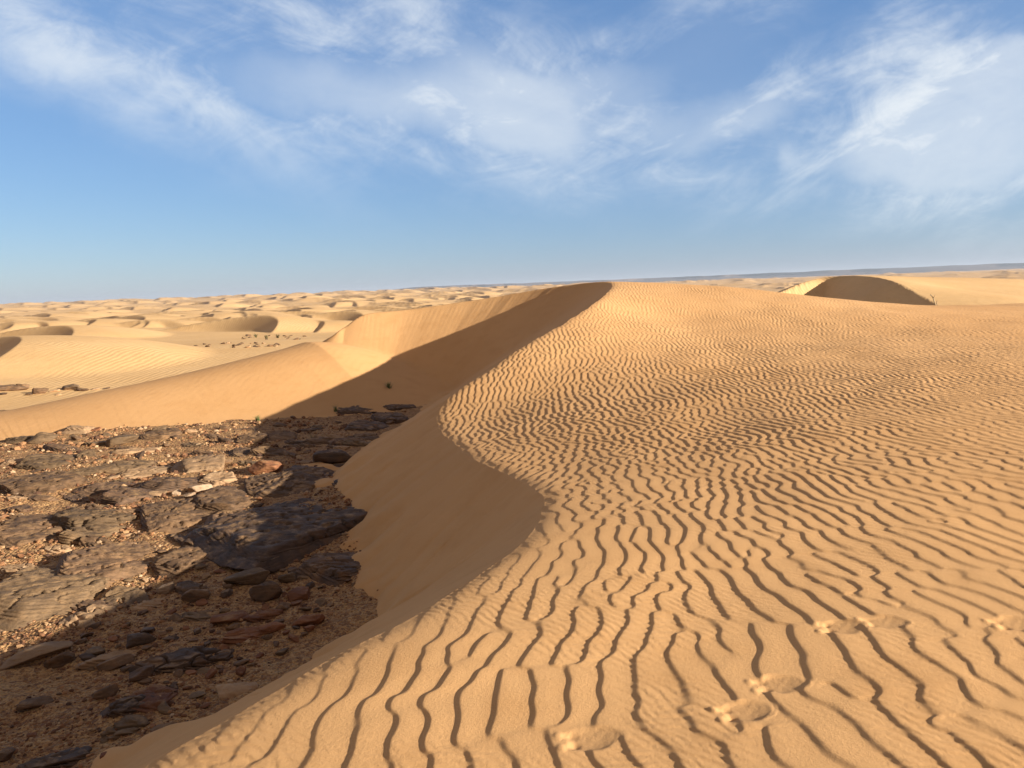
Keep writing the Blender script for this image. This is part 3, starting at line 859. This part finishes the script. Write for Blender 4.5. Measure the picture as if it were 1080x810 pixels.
# gravel: far too many chips to count
def gravel():
    g = np.random.default_rng(77)
    base = []
    for k in range(8):
        bm = bmesh.new(); bmesh.ops.create_icosphere(bm, subdivisions=1, radius=1)
        V = np.array([v.co[:] for v in bm.verts]); F = np.array([[v.index for v in f.verts] for f in bm.faces]); bm.free()
        V *= (1 + g.uniform(-.32, .32, len(V)))[:, None]; V *= np.array([1, g.uniform(.6, .9), g.uniform(.35, .65)])
        base.append(V)
    nF = F
    n = 74000
    u = g.uniform(-210, 445, n * 3); v = 428 + 410 * g.random(n * 3) ** 1.1
    ins = in_poly(u, v, rockpoly) | ((u < -15) & (v > 473 - .035 * u))
    ex = in_poly(u, v, np.array([(330, 690), (400, 560), (400, 640), (250, 760)], float))
    k = (ins | (ex & (g.random(n * 3) < .25)))
    u, v = u[k][:n], v[k][:n]
    D = np.stack([_f * FPX + _r * (a - 540) + _u * (405 - b) for a, b in zip(u, v)])
    t = FLOOR / D[:, 2]; x, y = D[:, 0] * t, D[:, 1] * t
    z = ground_z(x, y)
    dz, _ = dune_height(x, y)
    ok = dz < z + .012 + .06 * (g.random(len(x)) < .10)
    dens = fbm(x * .8 + 5, y * .8, octv=3)
    ok &= (dens > -.62 + 1.25 * g.random(len(x)))
    ok &= (v < 640) | (g.random(len(x)) < .62)
    x, y, z, v, u, dz = x[ok], y[ok], z[ok], v[ok], u[ok], dz[ok]
    R = np.hypot(x, y)
    big = perlin(x * .7 + 9, y * .7)
    px = np.exp(g.normal(math.log(1.6), .66, len(x)) + .35 * big)
    px = np.where((v > 690) & (u < 120), px * .85, px)
    s = np.minimum(px, 8.0) / FPX * R * .5
    VV, mi = [], []
    nv = len(base[0])
    yaw = g.uniform(0, 6.28, len(x)); pit = g.normal(0, .35, len(x))
    for i in range(len(x)):
        B = base[i & 7] * s[i]
        c, sn = math.cos(yaw[i]), math.sin(yaw[i]); cp, sp = math.cos(pit[i]), math.sin(pit[i])
        X = B[:, 0] * cp + B[:, 2] * sp; Z = -B[:, 0] * sp + B[:, 2] * cp
        VV.append(np.stack([X * c - B[:, 1] * sn + x[i], X * sn + B[:, 1] * c + y[i], Z + max(z[i], dz[i]) + EYE + .2 * s[i]], -1))
    V = np.concatenate(VV)
    Fall = (nF[None] + (np.arange(len(x)) * nv)[:, None, None]).reshape(-1, 3)
    m = NT('gravel'); gi = m.n('ShaderNodeNewGeometry')
    cr = m.n('ShaderNodeValToRGB'); e = cr.color_ramp.elements
    e[0].position = 0; e[0].color = (.085, .045, .028, 1); e[1].position = 1; e[1].color = (.50, .34, .20, 1)
    for pos, c in ((.25, (.19, .085, .04)), (.5, (.31, .145, .062)), (.72, (.40, .21, .095)), (.88, (.45, .27, .13))):
        q = e.new(pos); q.color = (*c, 1)
    m.l(gi.outputs['Random Per Island'], cr.inputs[0])
    mat = m.fin(cr.outputs[0], .85, m.bump(m.noise(gi.outputs['Position'], 160., 3), .4, .006), .2)
    o = link('gravel', mesh_from_arrays('gravel', V, Fall, mat, False))
    tag(o, 'loose reddish-brown gravel strewn between the rocks of the hollow', 'gravel', kind='stuff')
    print('gravel', len(x))
gravel()

# ------------------------------------------------------------------ rocks out on the plain
def plain_rock(u, v, wpx, hpx, colour, seed, label, group, slab=False, sub=4):
    p = far_surface(u, v); R = math.hypot(p[0], p[1])
    sx = wpx / FPX * R * .5; sz = hpx / FPX * R * .55
    me = rock_mesh(seed, sx, max(sz, .7 * sx), sz, RM[colour], sub)
    o = link('rock', me); o.location = (p[0], p[1], p[2] + EYE + .35 * sz)
    o.rotation_euler = (R_.uniform(-.1, .1), R_.uniform(-.1, .1), R_.uniform(-.3, .3))
    return tag(o, label, 'rock', group)
GP = 'rocks on the sand behind the dune arm'
for i, (u, v, wp, hp, c, lb) in enumerate((
    (8, 412, 34, 7, 'brown', 'long flat brown rock at the left edge behind the dune arm'),
    (24, 410, 14, 8, 'brown', 'upturned right end block of the long flat rock on the plain'),
    (41, 415, 14, 9, 'brown', 'squarish brown rock alone on sand behind the dune arm'),
    (75, 411, 22, 7, 'grey', 'pointed grey rock with a low tail behind the dune arm'),
    (88, 412, 14, 3, 'brown', 'low brown rock touching the right side of the pointed grey rock'),
    (58, 413, 10, 2.5, 'tan', 'thin tan rock between the squarish rock and the pointed grey rock'),
    (101, 411, 9, 2.5, 'tan', 'small tan rock at the right end of the row behind the arm'),
    (3, 417, 8, 3, 'dark', 'small dark rock in front of the long flat brown rock'),
    (30, 417, 8, 2.5, 'brown', 'small brown rock left of the squarish brown rock'),
    (62, 417, 7, 2, 'tan', 'small tan chip in front of the pointed grey rock'),
    (112, 410, 8, 1.6, 'brown', 'last sliver of rock beside the crest of the dune arm'))):
    plain_rock(u, v, wp, hp, c, 5000 + i, lb, GP, sub=5 if i < 5 else 4)
for i in range(46):
    if i < 30: u = R_.uniform(205, 298); v = 365.0 + R_.uniform(-4.5, 2.5) * (1 - abs(u - 255) / 60)
    else: u = R_.uniform(255, 325); v = 356.5 + R_.uniform(-3, 2)
    p = far_surface(u, v); R = math.hypot(p[0], p[1]); s = R_.uniform(2.2, 5.6) / FPX * R * .5
    c = R_.choice(('brown', 'brown', 'tan', 'grey', 'dark'))
    o = link('rock', POOL[c][R_.randrange(6)]); o.scale = (s * 1.2, s, s * R_.uniform(.9, 1.4)); o.rotation_euler = (R_.uniform(-.3, .3), R_.uniform(-.3, .3), R_.uniform(0, 6))
    o.location = (p[0], p[1], p[2] + EYE + .25 * s)
    tag(o, 'one of the small rocks in the long rubble strip far out on the sunlit plain' if i < 30 else 'one of the small rocks in the sparser strip just beyond the long rubble strip', 'rock', 'far rubble strip' if i < 30 else 'sparse far rubble')

# ------------------------------------------------------------------ a few plants and twigs
def leaf_mat(nm, a, b):
    m = NT(nm); oi = m.n('ShaderNodeNewGeometry')
    return m.fin(m.mix(oi.outputs['Random Per Island'], a, b), .7, None, .2)
M_GRASS = leaf_mat('green_blades', (.11, .15, .045), (.20, .22, .08))
M_DRY = leaf_mat('dry_stems', (.42, .32, .18), (.30, .20, .11))
M_SHRUB = leaf_mat('olive_leaves', (.11, .10, .04), (.20, .16, .07))
def tuft(loc, h, n, mat, name, label, cat, spread=.5, seed=0, group=None, wid=.012):
    g = np.random.default_rng(seed); VV, FF = [], []
    for i in range(n):
        a = g.uniform(0, 6.28); le = h * g.uniform(.5, 1); sp = spread * g.uniform(.2, 1)
        b = np.array([g.normal(0, .08 * h), g.normal(0, .08 * h), -.03]); side = np.array([-math.sin(a), math.cos(a), 0]) * wid * h * 2
        for k in range(4):
            t_ = k / 3; c = b + np.array([math.cos(a) * sp * t_**1.6 * le, math.sin(a) * sp * t_**1.6 * le, le * (t_ - .25 * sp * t_**2)])
            w_ = side * (1 - t_ * .9); VV += [c - w_, c + w_]
        o = i * 8
        for k in range(3): FF.append([o + 2*k, o + 2*k + 1, o + 2*k + 3, o + 2*k + 2])
    o = link(name, mesh_from_arrays(name, np.array(VV), np.array(FF), mat)); o.location = (loc[0], loc[1], loc[2] + EYE)
    return tag(o, label, cat, group)
def sand_pt(u, v, z0=-3.0):
    z = z0
    for _ in range(25):
        p = PZ(u, v, z); q, _i = dune_height(np.array([p[0]]), np.array([p[1]]))
        zz = max(float(q[0]), float(ground_z(np.array([p[0]]), np.array([p[1]]))[0])); z = .5 * z + .5 * zz
    return PZ(u, v, z)
tuft(sand_pt(410, 409), .26, 70, M_GRASS, 'grass_tuft', 'green grass tuft at the foot of the far shaded slip face', 'plant', 1.0, 1, 'green tufts in the shade', .02)
tuft(sand_pt(354, 434), .28, 30, M_GRASS, 'grass_tuft', 'thin upright green plant on shaded sand behind the rubble', 'plant', .5, 2, 'green tufts in the shade', .014)
tuft(sand_pt(272, 444), .22, 60, M_GRASS, 'grass_tuft', 'bushy green plant at the back edge of the shaded rubble', 'plant', .9, 3, 'green tufts in the shade', .02)
tuft(hollow_pt(330, 463), .26, 12, M_DRY, 'dry_grass', 'pale dry sprig on the low shaded ledge', 'dry plant', 1.1, 4, None, .02)
for i, (u, v) in enumerate(((281, 357.5), (270, 356), (293, 356.5))):
    tuft(far_surface(u, v), .42, 60, M_SHRUB, 'desert_shrub', ('dark olive shrub standing behind the long rubble strip, middle of three', 'dark olive shrub at the left of three on the far plain', 'dark olive shrub at the right of three on the far plain')[i], 'shrub', .9, 20 + i, 'shrubs on the far plain', .03)

def twig():
    p = PY(987, 319.5, 44.5)
    bm = bmesh.new()
    def limb(a, b, r0, r1):
        a, b = Vector(a), Vector(b); ax = (b - a).normalized(); u_ = ax.orthogonal().normalized(); w_ = ax.cross(u_)
        ra = [bm.verts.new(a + (u_ * math.cos(k * 1.257) + w_ * math.sin(k * 1.257)) * r0) for k in range(5)]
        rb = [bm.verts.new(b + (u_ * math.cos(k * 1.257) + w_ * math.sin(k * 1.257)) * r1) for k in range(5)]
        for k in range(5): bm.faces.new((ra[k], ra[(k+1) % 5], rb[(k+1) % 5], rb[k]))
        bm.faces.new(rb)
    limb((0, 0, -.2), (-.16, 0, .28), .035, .03); limb((-.16, 0, .28), (-.30, .05, .52), .03, .018); limb((-.16, 0, .28), (-.10, -.05, .45), .022, .012)
    limb((0, 0, -.2), (.10, .05, .12), .03, .02); limb((-.23, .02, .4), (-.34, 0, .46), .018, .01)
    me = bpy.data.meshes.new('dry_branch'); bm.to_mesh(me); bm.free(); me.materials.append(M_DRY)
    o = link('dry_branch', me); o.location = (p[0], p[1], p[2] + EYE)
    tag(o, 'pale dry branch stuck in the sand beside the second dune', 'branch')
twig()

# ------------------------------------------------------------------ dusty air
def haze():
    bm = bmesh.new(); bmesh.ops.create_cube(bm, size=1); me = bpy.data.meshes.new('haze'); bm.to_mesh(me); bm.free()
    m = bpy.data.materials.new('haze'); m.use_nodes = True; t = m.node_tree; t.nodes.clear()
    o_ = t.nodes.new('ShaderNodeOutputMaterial'); v = t.nodes.new('ShaderNodeVolumePrincipled')
    v.inputs['Color'].default_value = (.72, .80, .92, 1); v.inputs['Density'].default_value = HAZE; v.inputs['Anisotropy'].default_value = .1
    t.links.new(v.outputs[0], o_.inputs['Volume']); me.materials.append(m)
    o = link('haze', me); o.scale = (26000, 26000, 190); o.location = (0, 0, 190 / 2 - 125)
    tag(o, 'thin dusty air over the desert', 'haze', kind='stuff')
HAZE = 0.00013
haze()

# ------------------------------------------------------------------ light, sky, camera
SUN_AZ, SUN_EL = math.radians(112), math.radians(15.3)     # azimuth clockwise from +y (the view)
sd = Vector((math.sin(SUN_AZ) * math.cos(SUN_EL), math.cos(SUN_AZ) * math.cos(SUN_EL), math.sin(SUN_EL)))
ld = bpy.data.lights.new('sun', 'SUN'); ld.energy = 5.0; ld.angle = math.radians(.5); ld.color = (1.0, .95, .86)
lo = bpy.data.objects.new('sun', ld); COL.objects.link(lo); lo.rotation_euler = sd.to_track_quat('Z', 'Y').to_euler()
lo.location = (0, 0, 60)

w = bpy.data.worlds.new('World'); scene.world = w; w.use_nodes = True
t = w.node_tree; t.nodes.clear()
def N(ty, **kw):
    q = t.nodes.new(ty)
    for k, v in kw.items(): setattr(q, k, v)
    return q
def Mth(op, a, b=None, c=None, clamp=False):
    q = N('ShaderNodeMath', operation=op); q.use_clamp = clamp
    for i, v in enumerate((a, b, c)):
        if v is None: continue
        if isinstance(v, (int, float)): q.inputs[i].default_value = v
        else: t.links.new(v, q.inputs[i])
    return q.outputs[0]
sky = N('ShaderNodeTexSky', sky_type='NISHITA'); sky.sun_disc = False
sky.sun_elevation = SUN_EL; sky.sun_rotation = SUN_AZ; sky.altitude = 300; sky.air_density = 1.0; sky.dust_density = 0.3; sky.ozone_density = 3.0
out = N('ShaderNodeOutputWorld'); bg = N('ShaderNodeBackground'); bg.inputs[1].default_value = .074
t.links.new(bg.outputs[0], out.inputs[0])
sm = N('ShaderNodeMix', data_type='RGBA'); sm.inputs[0].default_value = .50; sm.inputs[7].default_value = (.85, 2.0, 4.5, 1)
t.links.new(sky.outputs[0], sm.inputs[6]); SKYCOL = sm.outputs[2]
CLOUD = (5.6, 6.0, 6.4, 1); CLOUD_WARM = (1.9, 1.45, 1.12, 1)
# ---- thin cirrus, laid out by compass direction and height over the horizon
tc = N('ShaderNodeTexCoord'); sp = N('ShaderNodeSeparateXYZ'); t.links.new(tc.outputs['Generated'], sp.inputs[0])
dx, dy, dz = sp.outputs
yc = Mth('MAXIMUM', dy, .12)
GX, GZ = Mth('DIVIDE', dx, yc), Mth('DIVIDE', dz, yc)
gv0 = N('ShaderNodeCombineXYZ'); t.links.new(GX, gv0.inputs[0]); t.links.new(GZ, gv0.inputs[1])
wn = N('ShaderNodeTexNoise'); wn.inputs['Scale'].default_value = 4.5; wn.inputs['Detail'].default_value = 6; wn.inputs['Roughness'].default_value = .62; t.links.new(gv0.outputs[0], wn.inputs['Vector'])
wsep = N('ShaderNodeSeparateColor'); t.links.new(wn.outputs['Color'], wsep.inputs[0])
WX = Mth('ADD', GX, Mth('MULTIPLY', Mth('SUBTRACT', wsep.outputs[0], .5), .14)); WZ = Mth('ADD', GZ, Mth('MULTIPLY', Mth('SUBTRACT', wsep.outputs[1], .5), .11))
def gno(u, v):
    d = ray(u, v); return d[0] / d[1], d[2] / d[1]
def blob(u, v, ru, rv, ang, amp):
    cx, cz = gno(u, v); a = math.radians(ang); c, s_ = math.cos(a), math.sin(a)
    X = Mth('SUBTRACT', WX, cx); Z = Mth('SUBTRACT', WZ, cz)
    p = Mth('MULTIPLY', Mth('ADD', Mth('MULTIPLY', X, c), Mth('MULTIPLY', Z, s_)), FPX / ru)
    q = Mth('MULTIPLY', Mth('SUBTRACT', Mth('MULTIPLY', Z, c), Mth('MULTIPLY', X, s_)), FPX / rv)
    r2 = Mth('ADD', Mth('MULTIPLY', p, p), Mth('MULTIPLY', q, q))
    return Mth('MULTIPLY', Mth('POWER', 2.71828, Mth('MULTIPLY', r2, -1)), amp)
BL = [(40, 45, 90, 40, -30, .65), (140, 80, 120, 45, -22, .48), (270, 75, 130, 60, -28, .62), (380, 115, 150, 42, -14, 1.05), (480, 100, 120, 55, -25, 1.05), (570, 135, 75, 38, -38, 1.35), (600, 95, 40, 60, -60, .60), (420, 25, 170, 34, -12, .42), (310, 18, 36, 14, -10, .55), (520, 45, 90, 40, -35, .45),
      (690, 140, 70, 40, -40, .85), (675, 80, 45, 80, -75, .62), (760, 30, 80, 60, 35, .70), (790, 112, 90, 22, 14, .95), (770, 145, 60, 18, 22, .75), (960, 30, 100, 22, 18, .95), (950, 62, 70, 16, 4, .5), (1065, 75, 95, 36, 24, 1.5), (940, 165, 150, 42, 3, 1.35), (1050, 145, 130, 66, 6, 1.5), (825, 172, 26, 16, -60, .7), (930, 110, 120, 40, 10, .5), (1160, 60, 120, 60, 25, .7)]
m_ = None
for b in BL:
    q = blob(*b); m_ = q if m_ is None else Mth('ADD', m_, q)
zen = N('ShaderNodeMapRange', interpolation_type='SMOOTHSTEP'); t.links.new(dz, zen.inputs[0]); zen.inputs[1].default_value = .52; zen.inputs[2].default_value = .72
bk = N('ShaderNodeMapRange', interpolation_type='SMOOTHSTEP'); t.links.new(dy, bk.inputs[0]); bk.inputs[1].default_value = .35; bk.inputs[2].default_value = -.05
added_veil = Mth('MAXIMUM', zen.outputs[0], bk.outputs[0])            # unseen warm cover added overhead and behind, to warm the light in the shade
m_ = Mth('MULTIPLY', m_, Mth('GREATER_THAN', dy, .12))
zc = Mth('ADD', Mth('MAXIMUM', dz, 0.0), .16)
cv = N('ShaderNodeCombineXYZ'); t.links.new(Mth('DIVIDE', dx, zc), cv.inputs[0]); t.links.new(Mth('DIVIDE', dy, zc), cv.inputs[1])
def noise(vec, scale, detail, rough, dist, rot, sc):
    mp = N('ShaderNodeMapping', vector_type='TEXTURE'); mp.inputs['Rotation'].default_value = (0, 0, math.radians(rot)); mp.inputs['Scale'].default_value = (1 / sc[0], 1 / sc[1], 1); t.links.new(vec, mp.inputs[0])
    q = N('ShaderNodeTexNoise'); q.inputs['Scale'].default_value = scale; q.inputs['Detail'].default_value = detail; q.inputs['Roughness'].default_value = rough; q.inputs['Distortion'].default_value = dist
    t.links.new(mp.outputs[0], q.inputs['Vector']); return q.outputs[0]
gv = N('ShaderNodeCombineXYZ'); t.links.new(GX, gv.inputs[0]); t.links.new(GZ, gv.inputs[1])
nl = noise(gv.outputs[0], 2.8, 10, .60, .5, -22, (1, 3.8))
nr = noise(gv.outputs[0], 2.8, 10, .60, .5, 24, (1, 3.6))
n2 = noise(gv.outputs[0], 4.2, 7, .58, .4, 0, (1, 1.3))
n3 = noise(gv.outputs[0], 9.0, 10, .70, 1.3, 8, (1, 1.9))
def rng_(v, a, b, c=0., d=1.):
    q = N('ShaderNodeMapRange', interpolation_type='SMOOTHSTEP'); t.links.new(v, q.inputs[0])
    for i, k in enumerate((a, b, c, d)): q.inputs[i + 1].default_value = k
    return q.outputs[0]
sw = rng_(GX, 0.0, .22)
ns = Mth('ADD', Mth('MULTIPLY', nl, Mth('SUBTRACT', 1.0, sw)), Mth('MULTIPLY', nr, sw))
nn = Mth('ADD', Mth('ADD', Mth('MULTIPLY', ns, .50), Mth('MULTIPLY', n2, .27)), Mth('MULTIPLY', n3, .23))
mm = Mth('SUBTRACT', 1.0, Mth('POWER', 2.71828, Mth('MULTIPLY', m_, -1.25)))
tex = Mth('ADD', .13, Mth('MULTIPLY', rng_(nn, .42, .64), 1.05))
cover = Mth('MULTIPLY', mm, Mth('MAXIMUM', tex, Mth('MULTIPLY', rng_(m_, .6, 2.0), Mth('ADD', .10, Mth('MULTIPLY', nn, 1.15)))))
cover = Mth('MULTIPLY', cover, .92, clamp=True)
cover = Mth('MAXIMUM', cover, Mth('MULTIPLY', added_veil, .85))
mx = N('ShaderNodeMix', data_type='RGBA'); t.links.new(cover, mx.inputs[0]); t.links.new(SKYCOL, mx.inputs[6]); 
# added cover overhead and behind is warm throughout; other clouds warm toward the sun
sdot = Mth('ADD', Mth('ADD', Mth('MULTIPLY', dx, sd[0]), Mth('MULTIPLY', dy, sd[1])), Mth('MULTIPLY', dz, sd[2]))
cm = N('ShaderNodeMix', data_type='RGBA'); t.links.new(Mth('MAXIMUM', rng_(sdot, .2, .95), added_veil), cm.inputs[0]); cm.inputs[6].default_value = CLOUD; cm.inputs[7].default_value = CLOUD_WARM
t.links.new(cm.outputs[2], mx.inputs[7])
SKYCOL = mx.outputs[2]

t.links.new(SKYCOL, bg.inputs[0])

cam = bpy.data.cameras.new('camera'); co = bpy.data.objects.new('camera', cam); COL.objects.link(co)
M = Matrix(((_r[0], _u[0], -_f[0], 0), (_r[1], _u[1], -_f[1], 0), (_r[2], _u[2], -_f[2], EYE), (0, 0, 0, 1)))
co.matrix_world = M
cam.sensor_width = 36; cam.lens = 36 * FPX / 1080; cam.clip_start = .05; cam.clip_end = 60000
scene.camera = co
scene.view_settings.view_transform = 'Standard'; scene.view_settings.look = 'None'
scene.view_settings.exposure = 1.0; scene.view_settings.gamma = 1
scene.render.engine = 'CYCLES'
scene.cycles.max_bounces = 6; scene.cycles.diffuse_bounces = 4
